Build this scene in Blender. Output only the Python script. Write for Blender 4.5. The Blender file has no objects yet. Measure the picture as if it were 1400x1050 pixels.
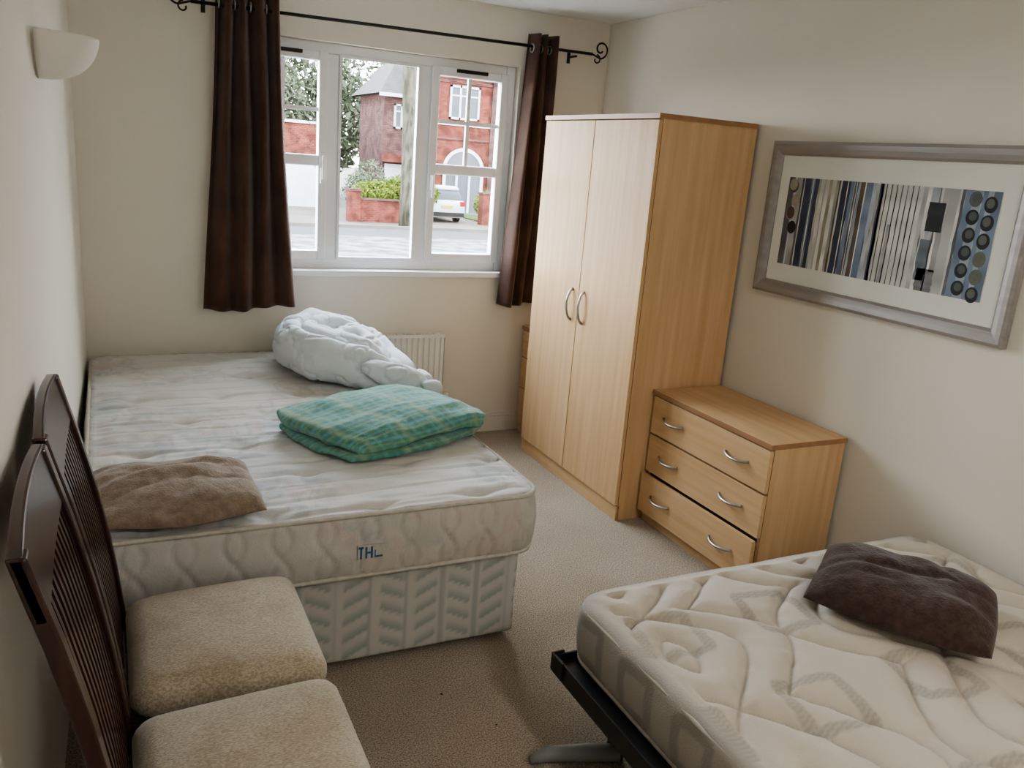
import bpy, bmesh, numpy as np, math, random
from mathutils import Vector, Matrix
random.seed(7); rng=np.random.default_rng(7)
SC=bpy.context.scene; COL=SC.collection

# ---------------------------------------------------------------- helpers
def link(o,parent=None):
    COL.objects.link(o)
    if parent is not None:
        o.parent=parent; o.matrix_parent_inverse=Matrix.Translation(parent.location).inverted()
    return o
def group(name,loc=(0,0,0)):
    e=bpy.data.objects.new(name,None); e.location=loc; e.empty_display_size=.1; COL.objects.link(e); return e
def mesh_obj(name,V,F,mat=None,parent=None,smooth=False,cols=None):
    me=bpy.data.meshes.new(name); me.from_pydata([tuple(map(float,v)) for v in V],[],[tuple(map(int,f)) for f in F]); me.update()
    if smooth: me.polygons.foreach_set('use_smooth',[True]*len(me.polygons))
    if cols is not None:
        a=me.color_attributes.new('Col','FLOAT_COLOR','POINT')
        c=np.ones((len(V),4)); c[:,:3]=cols; a.data.foreach_set('color',c.ravel())
    if mat is not None:
        for m in (mat if isinstance(mat,list) else [mat]): me.materials.append(m)
    o=bpy.data.objects.new(name,me); return link(o,parent)
def add_bevel(o,w,seg=2):
    m=o.modifiers.new('b','BEVEL'); m.width=w; m.segments=seg; m.limit_method='ANGLE'
def box(name,x0,x1,y0,y1,z0,z1,mat,parent=None,bev=0.0):
    V=[(x,y,z) for x in(x0,x1) for y in(y0,y1) for z in(z0,z1)]
    F=[(0,1,3,2),(4,6,7,5),(0,4,5,1),(2,3,7,6),(0,2,6,4),(1,5,7,3)]
    o=mesh_obj(name,V,F,mat,parent)
    if bev: add_bevel(o,bev)
    return o
def boxes(name,L,mat,parent=None,bev=0.0):
    V=[];F=[]
    for (x0,x1,y0,y1,z0,z1) in L:
        b=len(V); V+=[(x,y,z) for x in(x0,x1) for y in(y0,y1) for z in(z0,z1)]
        F+=[tuple(b+i for i in f) for f in [(0,1,3,2),(4,6,7,5),(0,4,5,1),(2,3,7,6),(0,2,6,4),(1,5,7,3)]]
    o=mesh_obj(name,V,F,mat,parent)
    if bev: add_bevel(o,bev)
    return o
def tube_geo(P,rad,n=12,closed=False,caps=True):
    P=[Vector(p) for p in P]; N=len(P)
    if not hasattr(rad,'__len__'): rad=[rad]*N
    V=[];F=[]; ref=None
    for i,p in enumerate(P):
        a=P[(i-1)%N] if (closed or i>0) else P[i]; b=P[(i+1)%N] if (closed or i<N-1) else P[i]
        t=(b-a).normalized()
        if ref is None:
            ref=Vector((0,0,1)) if abs(t.z)<.9 else Vector((1,0,0))
            ref=(ref-t*ref.dot(t)).normalized()
        else:
            ref=(ref-t*ref.dot(t)).normalized()
        s=t.cross(ref)
        for k in range(n):
            an=2*math.pi*k/n; V.append(p+(ref*math.cos(an)+s*math.sin(an))*rad[i])
    M=N if closed else N-1
    for i in range(M):
        j=(i+1)%N
        for k in range(n):
            F.append((i*n+k,i*n+(k+1)%n,j*n+(k+1)%n,j*n+k))
    if caps and not closed:
        F.append(tuple(range(n))[::-1]); F.append(tuple((N-1)*n+k for k in range(n)))
    return V,F
def tube(name,P,rad,mat,parent=None,n=12,closed=False):
    V,F=tube_geo(P,rad,n,closed); return mesh_obj(name,V,F,mat,parent,smooth=True)
def merge(L):
    V=[];F=[]
    for v,f in L:
        b=len(V); V+=list(v); F+=[tuple(b+i for i in q) for q in f]
    return V,F
def hsh(i,j,k,s):
    h=(i*374761393+j*668265263+k*2147483647+s*974634777)&0xffffffff
    h=((h^(h>>13))*1274126177)&0xffffffff
    return ((h^(h>>16))&0xffff)/65535.0
def vn(P,sc=1.0,seed=0):
    P=np.asarray(P,float)*np.asarray(sc,float); I=np.floor(P).astype(np.int64); f=P-I; f=f*f*(3-2*f)
    r=0
    for a in(0,1):
        for b in(0,1):
            for c in(0,1):
                w=(f[:,0] if a else 1-f[:,0])*(f[:,1] if b else 1-f[:,1])*(f[:,2] if c else 1-f[:,2])
                r=r+w*hsh(I[:,0]+a,I[:,1]+b,I[:,2]+c,seed)
    return r
def fbm(P,sc,seed=0,o=3):
    r=0;a=.5;s=np.asarray(sc,float)
    for i in range(o): r=r+a*vn(P,s*2**i,seed+i); a*=.5
    return r/(1-.5**o)
def sstep(a,b,x):
    t=np.clip((x-a)/(b-a),0,1); return t*t*(3-2*t)
def rbox(x0,x1,y0,y1,z0,z1,r,res,plan=None):
    lo=np.array([x0,y0,z0],float); hi=np.array([x1,y1,z1],float)
    n=np.maximum(2,np.ceil((hi-lo)/res).astype(int))
    ax=[np.linspace(lo[i],hi[i],n[i]+1) for i in range(3)]
    idx={};V=[];F=[]
    def vid(i,j,k):
        q=(i,j,k)
        if q not in idx: idx[q]=len(V); V.append((ax[0][i],ax[1][j],ax[2][k]))
        return idx[q]
    for k,fl in((0,1),(n[2],0)):
        for i in range(n[0]):
            for j in range(n[1]):
                q=[vid(i,j,k),vid(i+1,j,k),vid(i+1,j+1,k),vid(i,j+1,k)]; F.append(q[::-1] if fl else q)
    for j,fl in((0,0),(n[1],1)):
        for i in range(n[0]):
            for k in range(n[2]):
                q=[vid(i,j,k),vid(i+1,j,k),vid(i+1,j,k+1),vid(i,j,k+1)]; F.append(q[::-1] if fl else q)
    for i,fl in((0,1),(n[0],0)):
        for j in range(n[1]):
            for k in range(n[2]):
                q=[vid(i,j,k),vid(i,j+1,k),vid(i,j+1,k+1),vid(i,j,k+1)]; F.append(q[::-1] if fl else q)
    V=np.array(V)
    rp=plan or r
    if rp>r:
        c=np.clip(V[:,:2],lo[:2]+rp,hi[:2]-rp); d=V[:,:2]-c
        m=np.maximum(np.abs(d[:,0]),np.abs(d[:,1])); L=np.maximum(np.hypot(d[:,0],d[:,1]),1e-9)
        V[:,:2]=c+d*(m/L)[:,None]
        dz=np.minimum(V[:,2]-lo[2],hi[2]-V[:,2]); t=np.clip(1-dz/r,0,1)
        ins=r*(1-np.sqrt(np.clip(1-t*t,0,1)))
        cen=(lo+hi)[:2]/2; e=V[:,:2]-cen
        half=(hi-lo)[:2]/2
        V[:,:2]=cen+e*(1-ins[:,None]/half)
        N=np.zeros_like(V)
        top=V[:,2]>hi[2]-1e-6; bot=V[:,2]<lo[2]+1e-6
        N[:,2]=np.where(top,1,np.where(bot,-1,0)); side=~(top|bot)
        c=np.clip(V[:,:2],lo[:2]+rp,hi[:2]-rp); d=V[:,:2]-c; L=np.maximum(np.hypot(d[:,0],d[:,1]),1e-9)
        N[side,:2]=(d/L[:,None])[side]
    else:
        c=np.clip(V,lo+r,hi-r); d=V-c; L=np.maximum(np.linalg.norm(d,axis=1),1e-9); N=d/L[:,None]; V=c+N*r
    return V,F,N
def rrect(x0,x1,y0,y1,r,z,n=8):
    P=[]
    for cx,cy,a0 in((x1-r,y1-r,0),(x0+r,y1-r,90),(x0+r,y0+r,180),(x1-r,y0+r,270)):
        for i in range(n+1):
            a=math.radians(a0+90*i/n); P.append((cx+r*math.cos(a),cy+r*math.sin(a),z))
    Q=[]
    for i in range(len(P)):
        a=Vector(P[i]);b=Vector(P[(i+1)%len(P)]); k=max(1,int((b-a).length/.05))
        for t in range(k): Q.append(a.lerp(b,t/k))
    return Q

# ---------------------------------------------------------------- materials
def newmat(name):
    m=bpy.data.materials.new(name); m.use_nodes=True; nt=m.node_tree; return m,nt,nt.nodes['Principled BSDF']
def mat(name,col,rough=.6,col2=None,nscale=8,stretch=(1,1,1),bump=0,bscale=60,metal=0,spec=.5,bstretch=(1,1,1),detail=4,ramp=(.35,.65),sheen=0,bdist=.01,stain=None):
    m,nt,b=newmat(name); L=nt.links.new
    b.inputs['Base Color'].default_value=(*col,1); b.inputs['Roughness'].default_value=rough; b.inputs['Metallic'].default_value=metal
    b.inputs['Specular IOR Level'].default_value=spec
    if sheen: b.inputs['Sheen Weight'].default_value=sheen
    tc=nt.nodes.new('ShaderNodeTexCoord')
    if col2:
        mp=nt.nodes.new('ShaderNodeMapping'); mp.inputs['Scale'].default_value=stretch; L(tc.outputs['Object'],mp.inputs[0])
        n=nt.nodes.new('ShaderNodeTexNoise'); n.inputs['Scale'].default_value=nscale; n.inputs['Detail'].default_value=detail; L(mp.outputs[0],n.inputs[0])
        r=nt.nodes.new('ShaderNodeValToRGB'); r.color_ramp.elements[0].position=ramp[0]; r.color_ramp.elements[1].position=ramp[1]
        r.color_ramp.elements[0].color=(*col,1); r.color_ramp.elements[1].color=(*col2,1); L(n.outputs[0],r.inputs[0]); out=r.outputs[0]
        if stain:
            n2=nt.nodes.new('ShaderNodeTexNoise'); n2.inputs['Scale'].default_value=stain[0]; n2.inputs['Detail'].default_value=5; L(tc.outputs['Object'],n2.inputs[0])
            r2=nt.nodes.new('ShaderNodeValToRGB'); r2.color_ramp.elements[0].position=.33; r2.color_ramp.elements[1].position=.58
            r2.color_ramp.elements[0].color=(*stain[1],1); r2.color_ramp.elements[1].color=(1,1,1,1); L(n2.outputs[0],r2.inputs[0])
            mx=nt.nodes.new('ShaderNodeMix'); mx.data_type='RGBA'; mx.blend_type='MULTIPLY'; mx.inputs[0].default_value=1; L(out,mx.inputs[6]); L(r2.outputs[0],mx.inputs[7]); out=mx.outputs[2]
        L(out,b.inputs['Base Color'])
    if bump:
        mp=nt.nodes.new('ShaderNodeMapping'); mp.inputs['Scale'].default_value=bstretch; L(tc.outputs['Object'],mp.inputs[0])
        n=nt.nodes.new('ShaderNodeTexNoise'); n.inputs['Scale'].default_value=bscale; n.inputs['Detail'].default_value=3; L(mp.outputs[0],n.inputs[0])
        bp=nt.nodes.new('ShaderNodeBump'); bp.inputs['Strength'].default_value=min(1,bump*1.0); bp.inputs['Distance'].default_value=bdist; L(n.outputs[0],bp.inputs['Height']); L(bp.outputs[0],b.inputs['Normal'])
    return m
def vcmat(name,rough=.85,bump=0,bscale=200,sheen=0,spec=.3,bdist=.004):
    m,nt,b=newmat(name); L=nt.links.new
    a=nt.nodes.new('ShaderNodeAttribute'); a.attribute_name='Col'; L(a.outputs['Color'],b.inputs['Base Color'])
    b.inputs['Roughness'].default_value=rough; b.inputs['Specular IOR Level'].default_value=spec
    if sheen: b.inputs['Sheen Weight'].default_value=sheen
    if bump:
        tc=nt.nodes.new('ShaderNodeTexCoord'); n=nt.nodes.new('ShaderNodeTexNoise'); n.inputs['Scale'].default_value=bscale; n.inputs['Detail'].default_value=4; L(tc.outputs['Object'],n.inputs[0])
        bp=nt.nodes.new('ShaderNodeBump'); bp.inputs['Strength'].default_value=bump; bp.inputs['Distance'].default_value=bdist; L(n.outputs[0],bp.inputs['Height']); L(bp.outputs[0],b.inputs['Normal'])
    return m
def brickmat(name,c1,c2,mortar,scale=1.0):
    m,nt,b=newmat(name); L=nt.links.new
    tc=nt.nodes.new('ShaderNodeTexCoord'); sp=nt.nodes.new('ShaderNodeSeparateXYZ'); cb=nt.nodes.new('ShaderNodeCombineXYZ'); ad=nt.nodes.new('ShaderNodeMath')
    L(tc.outputs['Object'],sp.inputs[0]); L(sp.outputs[0],ad.inputs[0]); L(sp.outputs[1],ad.inputs[1]); L(ad.outputs[0],cb.inputs[0]); L(sp.outputs[2],cb.inputs[1])
    t=nt.nodes.new('ShaderNodeTexBrick'); L(cb.outputs[0],t.inputs['Vector'])
    t.inputs['Color1'].default_value=(*c1,1); t.inputs['Color2'].default_value=(*c2,1); t.inputs['Mortar'].default_value=(*mortar,1)
    t.inputs['Scale'].default_value=scale; t.inputs['Brick Width'].default_value=.23; t.inputs['Row Height'].default_value=.078; t.inputs['Mortar Size'].default_value=.008
    n=nt.nodes.new('ShaderNodeTexNoise'); n.inputs['Scale'].default_value=2.6; n.inputs['Detail'].default_value=10; L(tc.outputs['Object'],n.inputs[0])
    r=nt.nodes.new('ShaderNodeValToRGB'); r.color_ramp.elements[0].position=.38; r.color_ramp.elements[1].position=.62; r.color_ramp.elements[0].color=(.5,.5,.5,1); r.color_ramp.elements[1].color=(1.1,1.1,1.1,1); L(n.outputs[0],r.inputs[0])
    mx=nt.nodes.new('ShaderNodeMix'); mx.data_type='RGBA'; mx.blend_type='MULTIPLY'; mx.inputs[0].default_value=1; L(t.outputs['Color'],mx.inputs[6]); L(r.outputs[0],mx.inputs[7])
    L(mx.outputs[2],b.inputs['Base Color']); b.inputs['Roughness'].default_value=.9; b.inputs['Specular IOR Level'].default_value=.1
    return m
M_wall=mat('wall_paint',(.80,.76,.675),.75,(.775,.735,.65),1.5,bump=.12,bscale=140,spec=.2,bdist=.003)
M_ceil=mat('ceiling_paint',(.88,.88,.87),.8,(.86,.86,.85),2,bump=.05,bscale=150,spec=.2)
M_trim=mat('white_gloss',(.82,.79,.71),.35,(.80,.77,.69),3)
M_upvc=mat('white_upvc',(.86,.88,.90),.3,(.84,.86,.88),3)
M_carpet=mat('carpet',(.30,.235,.170),.95,(.70,.60,.48),210,bump=.9,bscale=240,spec=.1,detail=3,ramp=(.36,.60),sheen=.2,stain=(1.6,(.84,.82,.79)))
M_oak=mat('oak_veneer',(.61,.395,.21),.5,(.73,.51,.305),2.2,stretch=(14,14,.7),bump=.05,bscale=30,bstretch=(12,12,.6),detail=9,ramp=(.3,.72),spec=.3)
M_oakH=mat('oak_veneer_horizontal',(.61,.395,.21),.5,(.73,.51,.305),2.2,stretch=(14,.7,14),bump=.05,bscale=30,bstretch=(12,.6,12),detail=9,ramp=(.3,.72),spec=.3)
M_oakE=mat('oak_edge_band',(.36,.19,.095),.45,(.42,.23,.12),4,stretch=(6,.5,6))
M_gap=mat('shadow_gap_board',(.06,.035,.02),.8,(.05,.03,.02),4)
M_steel=mat('brushed_steel',(.50,.49,.48),.33,(.42,.41,.40),40,metal=1)
M_iron=mat('black_iron',(.025,.022,.022),.45,(.035,.03,.03),20,metal=.6)
M_curt=mat('brown_suede',(.060,.028,.018),.85,(.100,.050,.032),6,bump=.2,bscale=90,sheen=.3,spec=.2,bdist=.004)
M_dark=mat('dark_mahogany',(.026,.011,.009),.22,(.055,.024,.018),3,stretch=(8,8,.8),detail=6)
M_seat=mat('cream_chenille',(.34,.285,.205),.95,(.54,.475,.375),150,stretch=(1,2.6,1),bump=.6,bscale=230,bstretch=(1,2,1),spec=.1,sheen=.3,ramp=(.35,.65),bdist=.003,stain=(7,(.84,.80,.75)))
M_plaster=mat('plaster',(.82,.79,.73),.7,(.79,.76,.70),3)
M_rad=mat('radiator_enamel',(.84,.83,.79),.35,(.82,.81,.77),3)
M_frame=mat('pewter_frame',(.40,.375,.36),.45,(.32,.30,.29),2.5,stretch=(10,.6,10),metal=.35,detail=5)
M_mat=mat('picture_mount',(.80,.80,.74),.8,(.78,.78,.72),5)
M_art=vcmat('painted_print',.55,.1,60)
M_bframe=mat('bed_frame_steel',(.05,.055,.06),.35,(.035,.04,.045),12,metal=.5)
M_grey=mat('grey_plastic',(.25,.26,.27),.45,(.22,.23,.24),8)
M_mtop=vcmat('mattress_ticking',.8,.25,170,sheen=.2)
M_piping=mat('piping',(.54,.51,.45),.8,(.46,.43,.37),60)
M_base=vcmat('divan_fabric',.85,.2,200)
M_mt2=vcmat('quilted_ticking',.8,.3,220,sheen=.2)
M_towel=vcmat('towel_cloth',.95,.6,170,sheen=.3,spec=.1)
M_cush1=mat('taupe_fabric',(.22,.165,.122),.95,(.30,.235,.18),40,bump=.7,bscale=160,sheen=.3,spec=.1,bdist=.004)
M_cush2=mat('dark_brown_fabric',(.058,.037,.031),.95,(.085,.056,.047),50,bump=.9,bscale=130,sheen=.2,spec=.1,bdist=.004)
M_duvet=mat('white_cotton',(.60,.64,.66),.85,(.68,.71,.73),3,bump=.4,bscale=26,spec=.2,bdist=.008)
M_blue=mat('label_blue',(.03,.10,.25),.6,(.04,.13,.3),20)
M_black=mat('black_plastic',(.02,.02,.02),.4,(.03,.03,.03),20)
def glass():
    m=bpy.data.materials.new('window_glass'); m.use_nodes=True; nt=m.node_tree; nt.nodes.clear(); L=nt.links.new
    o=nt.nodes.new('ShaderNodeOutputMaterial'); mx=nt.nodes.new('ShaderNodeMixShader'); t=nt.nodes.new('ShaderNodeBsdfTransparent'); g=nt.nodes.new('ShaderNodeBsdfGlossy'); g.inputs['Roughness'].default_value=.02
    mx.inputs[0].default_value=.03; L(t.outputs[0],mx.inputs[1]); L(g.outputs[0],mx.inputs[2]); L(mx.outputs[0],o.inputs[0]); return m
M_glass=glass()

# ---------------------------------------------------------------- camera
Cc=Vector((0.1088,-4.3836,1.6114)); yaw,pitch,roll,fpx=0.4649,0.2633,0.0786,1132.57
fw=Vector((math.sin(yaw)*math.cos(pitch),math.cos(yaw)*math.cos(pitch),-math.sin(pitch)))
ri=Vector((math.cos(yaw),-math.sin(yaw),0)); up=ri.cross(fw); c,s=math.cos(roll),math.sin(roll)
R=ri*c+up*s; U=ri*(-s)+up*c
cd=bpy.data.cameras.new('camera'); cam=bpy.data.objects.new('camera',cd); COL.objects.link(cam)
cam.matrix_world=Matrix(((R.x,U.x,-fw.x,Cc.x),(R.y,U.y,-fw.y,Cc.y),(R.z,U.z,-fw.z,Cc.z),(0,0,0,1)))
cd.sensor_fit='HORIZONTAL'; cd.sensor_width=36; cd.lens=fpx/1400*36; cd.clip_start=.02; cd.clip_end=400
SC.camera=cam

# ---------------------------------------------------------------- room shell
W=2.757; H=2.4; YF=-5.4
box('floor',-.4,W+.2,YF-.2,.22,-.12,0,M_carpet)
box('ceiling',-.4,W+.2,YF-.2,.22,H,H+.12,M_ceil)
def lx(y): return .0225*y   # left wall splays very slightly
mesh_obj('wall_left',[(lx(.22)-.0,.22,0),(lx(YF-.2),YF-.2,0),(-.3,YF-.2,0),(-.3,.22,0),(lx(.22),.22,H),(lx(YF-.2),YF-.2,H),(-.3,YF-.2,H),(-.3,.22,H)],
  [(0,1,5,4),(1,2,6,5),(2,3,7,6),(3,0,4,7),(4,5,6,7),(3,2,1,0)],M_wall)
box('wall_right',W,W+.2,YF-.2,.22,0,H,M_wall)
box('wall_front',-.3,W+.1,YF-.2,YF,0,H,M_wall)
wx0,wx1,wz0,wz1=.665,2.205,.972,2.108
boxes('wall_back',[(-.1,wx0,0,.22,0,H),(wx1,W+.05,0,.22,0,H),(wx0,wx1,0,.22,0,wz0),(wx0,wx1,0,.22,wz1,H)],M_wall)
def skirting(name,segs):
    boxes(name,segs,M_trim,None,.004)
skirting('baseboard_back',[(0,W,-.016,.0,0,.095),(0,W,-.011,.0,.095,.115)])
skirting('baseboard_right',[(W-.016,W,YF,0,0,.095),(W-.011,W,YF,0,.095,.115)])

# window
w=group('window_1',((wx0+wx1)/2,.1,1.5))
fy0,fy1=.05,.12
boxes('outer_frame',[(wx0,wx0+.055,fy0,fy1,wz0,wz1),(wx1-.055,wx1,fy0,fy1,wz0,wz1),(wx0+.055,wx1-.055,fy0,fy1,wz0,wz0+.055),(wx0+.055,wx1-.055,fy0,fy1,wz1-.05,wz1),
  (1.145,1.215,fy0,fy1,wz0+.05,wz1-.05),(1.650,1.72,fy0,fy1,wz0+.05,wz1-.05)],M_upvc,w,.006)
def sash(n,x0,x1):
    a=.045; z0,z1=wz0+.05,wz1-.045; y0,y1=.032,.085
    boxes('sash_'+n,[(x0,x0+a,y0,y1,z0,z1),(x1-a,x1,y0,y1,z0,z1),(x0+a,x1-a,y0,y1,z0,z0+a+.005),(x0+a,x1-a,y0,y1,z1-a,z1),(x0+a,x1-a,y0+.004,y1,1.505,1.56)],M_upvc,w,.006)
    xm=(x0+x1)/2
    boxes('bars_'+n,[(xm-.010,xm+.010,.052,.07,1.56,z1-a),(x0+a,xm-.01,.052,.07,1.775,1.795),(xm+.01,x1-a,.052,.07,1.775,1.795)],M_upvc,w)
    box('glass_'+n,x0+a-.004,x1-a+.004,.062,.066,z0+a-.004,z1-a+.004,M_glass,w)
    boxes('vent_'+n,[(xm-.09,xm+.09,.015,.033,z1-.022,z1-.004)],M_iron,w,.003)
sash('left',.71,1.155); sash('right',1.71,2.16)
box('glass_centre',1.21,1.655,.075,.079,wz0+.05,wz1-.045,M_glass,w)
boxes('centre_bead',[(1.215,1.228,.045,.06,wz0+.055,wz1-.05),(1.637,1.65,.045,.06,wz0+.055,wz1-.05),(1.228,1.637,.045,.06,wz0+.055,wz0+.068),(1.228,1.637,.045,.06,wz1-.063,wz1-.05)],M_upvc,w)
boxes('handles',[(1.120,1.142,.012,.032,1.42,1.50),(1.125,1.137,.0,.014,1.44,1.56),(1.722,1.744,.012,.032,1.42,1.50),(1.727,1.739,.0,.014,1.38,1.50)],M_upvc,w,.004)
box('sill_board',wx0-.02,wx1+.03,-.03,.05,wz0-.028,wz0+.004,M_upvc,w,.006)

# ---------------------------------------------------------------- curtains & rod
rod=group('curtain_rod',(1.55,-.09,2.21))
tube('pole',[(.50,-.09,2.19),(1.5,-.09,2.203),(2.60,-.09,2.215)],.008,M_iron,rod)
def scroll(n,x,sg,z):
    P=[]
    for i in range(46):
        t=i/45; a=-math.pi/2+t*math.pi*2.3; r=.048*(1-.72*t)
        P.append((x+sg*(.055+r*math.cos(a)*1.0),-.09,z-.01+.0+r*math.sin(a)+.04))
    P=[(x,-.09,z)]+P
    tube('scroll_'+n,P,.0048,M_iron,rod,8)
    P=[]
    for i in range(30):
        t=i/29; a=math.pi/2-t*math.pi*1.6; r=.026*(1-.6*t)
        P.append((x+sg*(.012+.02+r*math.cos(a)),-.09,z-.026+r*math.sin(a)))
    tube('curl_'+n,P,.004,M_iron,rod,8)
scroll('right',2.60,1,2.215); scroll('left',.50,-1,2.19)
for x in(.56,2.50):
    boxes('bracket',[(x-.006,x+.006,-.09,-.0,2.187,2.197),(x-.009,x+.009,-.005,0,2.16,2.23)],M_iron,rod)
def curtain(name,t0,t1,b0,b1,zt,zb,nf,amp,ph=0):
    nu,nz=nf*18,60; V=[];F=[]
    for j in range(nz+1):
        v=j/nz
        for i in range(nu+1):
            u=i/nu
            k=v**1.2
            a=t0+(t1-t0)*u; b=b0+(b1-b0)*(u+.02*math.sin(7*u+1))
            x=a*(1-k)+b*k+.006*math.sin(u*9+v*5)
            y=-.09+amp*(1-.35*v)*math.sin(2*math.pi*nf*u+ph+.9*v*math.sin(4*u+2))+.010*math.sin(5*v+3*u)+.012*v*math.sin(11*u+ph*2)
            z=zt+(zb-zt)*v-.012*v*math.sin(u*5)
            V.append((x,y,z))
    for j in range(nz):
        for i in range(nu):
            a=j*(nu+1)+i; F.append((a,a+1,a+nu+2,a+nu+1))
    o=mesh_obj(name,V,F,M_curt,None,True)
    m=o.modifiers.new('s','SOLIDIFY'); m.thickness=.004
    L=[]
    for i in range(nf*2):
        u=(i+.5)/(nf*2); x=t0+(t1-t0)*u
        P=[(x+(.004 if i%2 else -.004),-.09+.021*math.cos(a),2.20+.021*math.sin(a)) for a in np.linspace(0,2*math.pi,15)[:-1]]
        L.append(tube_geo(P,.004,6,True))
    V,F=merge(L); e=mesh_obj('eyelets',V,F,M_steel,o,True)
    return o
curtain('curtain',.605,.885,.525,.955,2.27,.785,4,.042)
curtain('curtain.001',2.215,2.375,2.135,2.37,2.275,.80,3,.045,1)

# ---------------------------------------------------------------- wall uplighter
def uplighter():
    V=[];F=[]; cy=-1.68; zt=1.842; ry,rx,rz=.15,.15,.115; n=28;mm=16
    for j in range(mm+1):
        ph=j/mm*math.pi/2
        for i in range(n+1):
            th=-math.pi/2+math.pi*i/n
            k=math.cos(ph)**.75
            V.append((lx(cy)+.004+rx*math.cos(th)*k, cy+ry*math.sin(th)*k, zt-rz*math.sin(ph)**1.1))
    for j in range(mm):
        for i in range(n):
            a=j*(n+1)+i; F.append((a,a+n+1,a+n+2,a+1))
    o=mesh_obj('wall_uplighter',V,F,M_plaster,None,True); m=o.modifiers.new('s','SOLIDIFY'); m.thickness=.008; m.offset=-1
    return o
uplighter()

# ---------------------------------------------------------------- radiator
rg=group('radiator',(1.35,-.04,.4))
V,F=[],[]
x0,x1=.95,1.825; nr=26
prof=[]
for i in range(nr):
    a=x0+(x1-x0)*i/nr; p=(x1-x0)/nr
    prof+=[(a,-.054),(a+p*.25,-.054),(a+p*.4,-.065),(a+p*.85,-.065)]
prof.append((x1,-.054))
for (x,y) in prof: V+=[(x,y,.20),(x,y,.612)]
for i in range(len(prof)-1): F.append((2*i,2*i+2,2*i+3,2*i+1))
mesh_obj('panel',V,F,M_rad,rg)
boxes('casing',[(x0,x1,-.054,-.02,.2,.206),(x0-.004,x0,-.067,-.02,.195,.622),(x1,x1+.004,-.067,-.02,.195,.622)],M_rad,rg,.001)
boxes('top_grille',[(x0,x1,-.067,-.061,.607,.625),(x0,x1,-.025,-.02,.607,.625)]+[(x0+i*.02,x0+i*.02+.006,-.061,-.025,.615,.623) for i in range(int((x1-x0)/.02))],M_rad,rg)
boxes('wall_brackets',[(1.1,1.13,-.02,0,.3,.5),(1.65,1.68,-.02,0,.3,.5)],M_rad,rg)
tube('valve_pipe',[(1.855,-.045,0.0),(1.855,-.045,.19),(1.81,-.045,.22)],.008,M_steel,rg)
tube('valve_head',[(1.855,-.045,.20),(1.855,-.045,.27)],[.016,.018],M_upvc,rg,16)

# ---------------------------------------------------------------- furniture : wardrobe
def bow_handle(name,P0,P1,out,mat_,par,rad=.0065):
    P0=Vector(P0);P1=Vector(P1);o=Vector(out);P=[]
    for i in range(15):
        t=i/14; P.append(P0.lerp(P1,t)+o*(math.sin(math.pi*t)**.6))
    tube(name,P,rad,mat_,par,10)
wd=group('wardrobe',(2.47,-.86,0))
X0,X1,Y0,Y1,ZH=2.211,2.737,-1.370,-.355,1.848
boxes('carcass',[(X0+.02,X1,Y0,Y0+.018,0,ZH-.022),(X0+.02,X1,Y1-.018,Y1,0,ZH-.022),(X1-.006,X1,Y0+.018,Y1-.018,.02,ZH-.03),(X0+.03,X1-.01,Y0+.018,Y1-.018,.06,.078)],M_oak,wd)
boxes('plinth',[(X0+.008,X0+.026,Y0+.0,Y1,0,.072)],M_oakH,wd,.001)
boxes('top_board',[(X0-.004,X1,Y0-.006,Y1+.006,ZH-.022,ZH)],M_oakH,wd,.002)
boxes('top_edge_band',[(X0-.0055,X0-.004,Y0-.006,Y1+.006,ZH-.021,ZH-.001),(X0-.004,X1,Y0-.0072,Y0-.006,ZH-.021,ZH-.001)],M_oakE,wd)
boxes('gap_lining',[(X0+.019,X0+.021,Y0+.018,Y1-.018,.06,ZH-.02)],M_gap,wd)
ym=-.852
boxes('door_left',[(X0,X0+.018,ym+.0025,Y1-.001,.076,ZH-.026)],M_oak,wd,.002)
boxes('door_right',[(X0,X0+.018,Y0+.001,ym-.0025,.076,ZH-.026)],M_oak,wd,.002)
bow_handle('handle_left',(X0,-.79,.855),(X0,-.79,1.015),(-.03,0,0),M_steel,wd)
bow_handle('handle_right',(X0,-.905,.855),(X0,-.905,1.015),(-.03,0,0),M_steel,wd)

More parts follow.
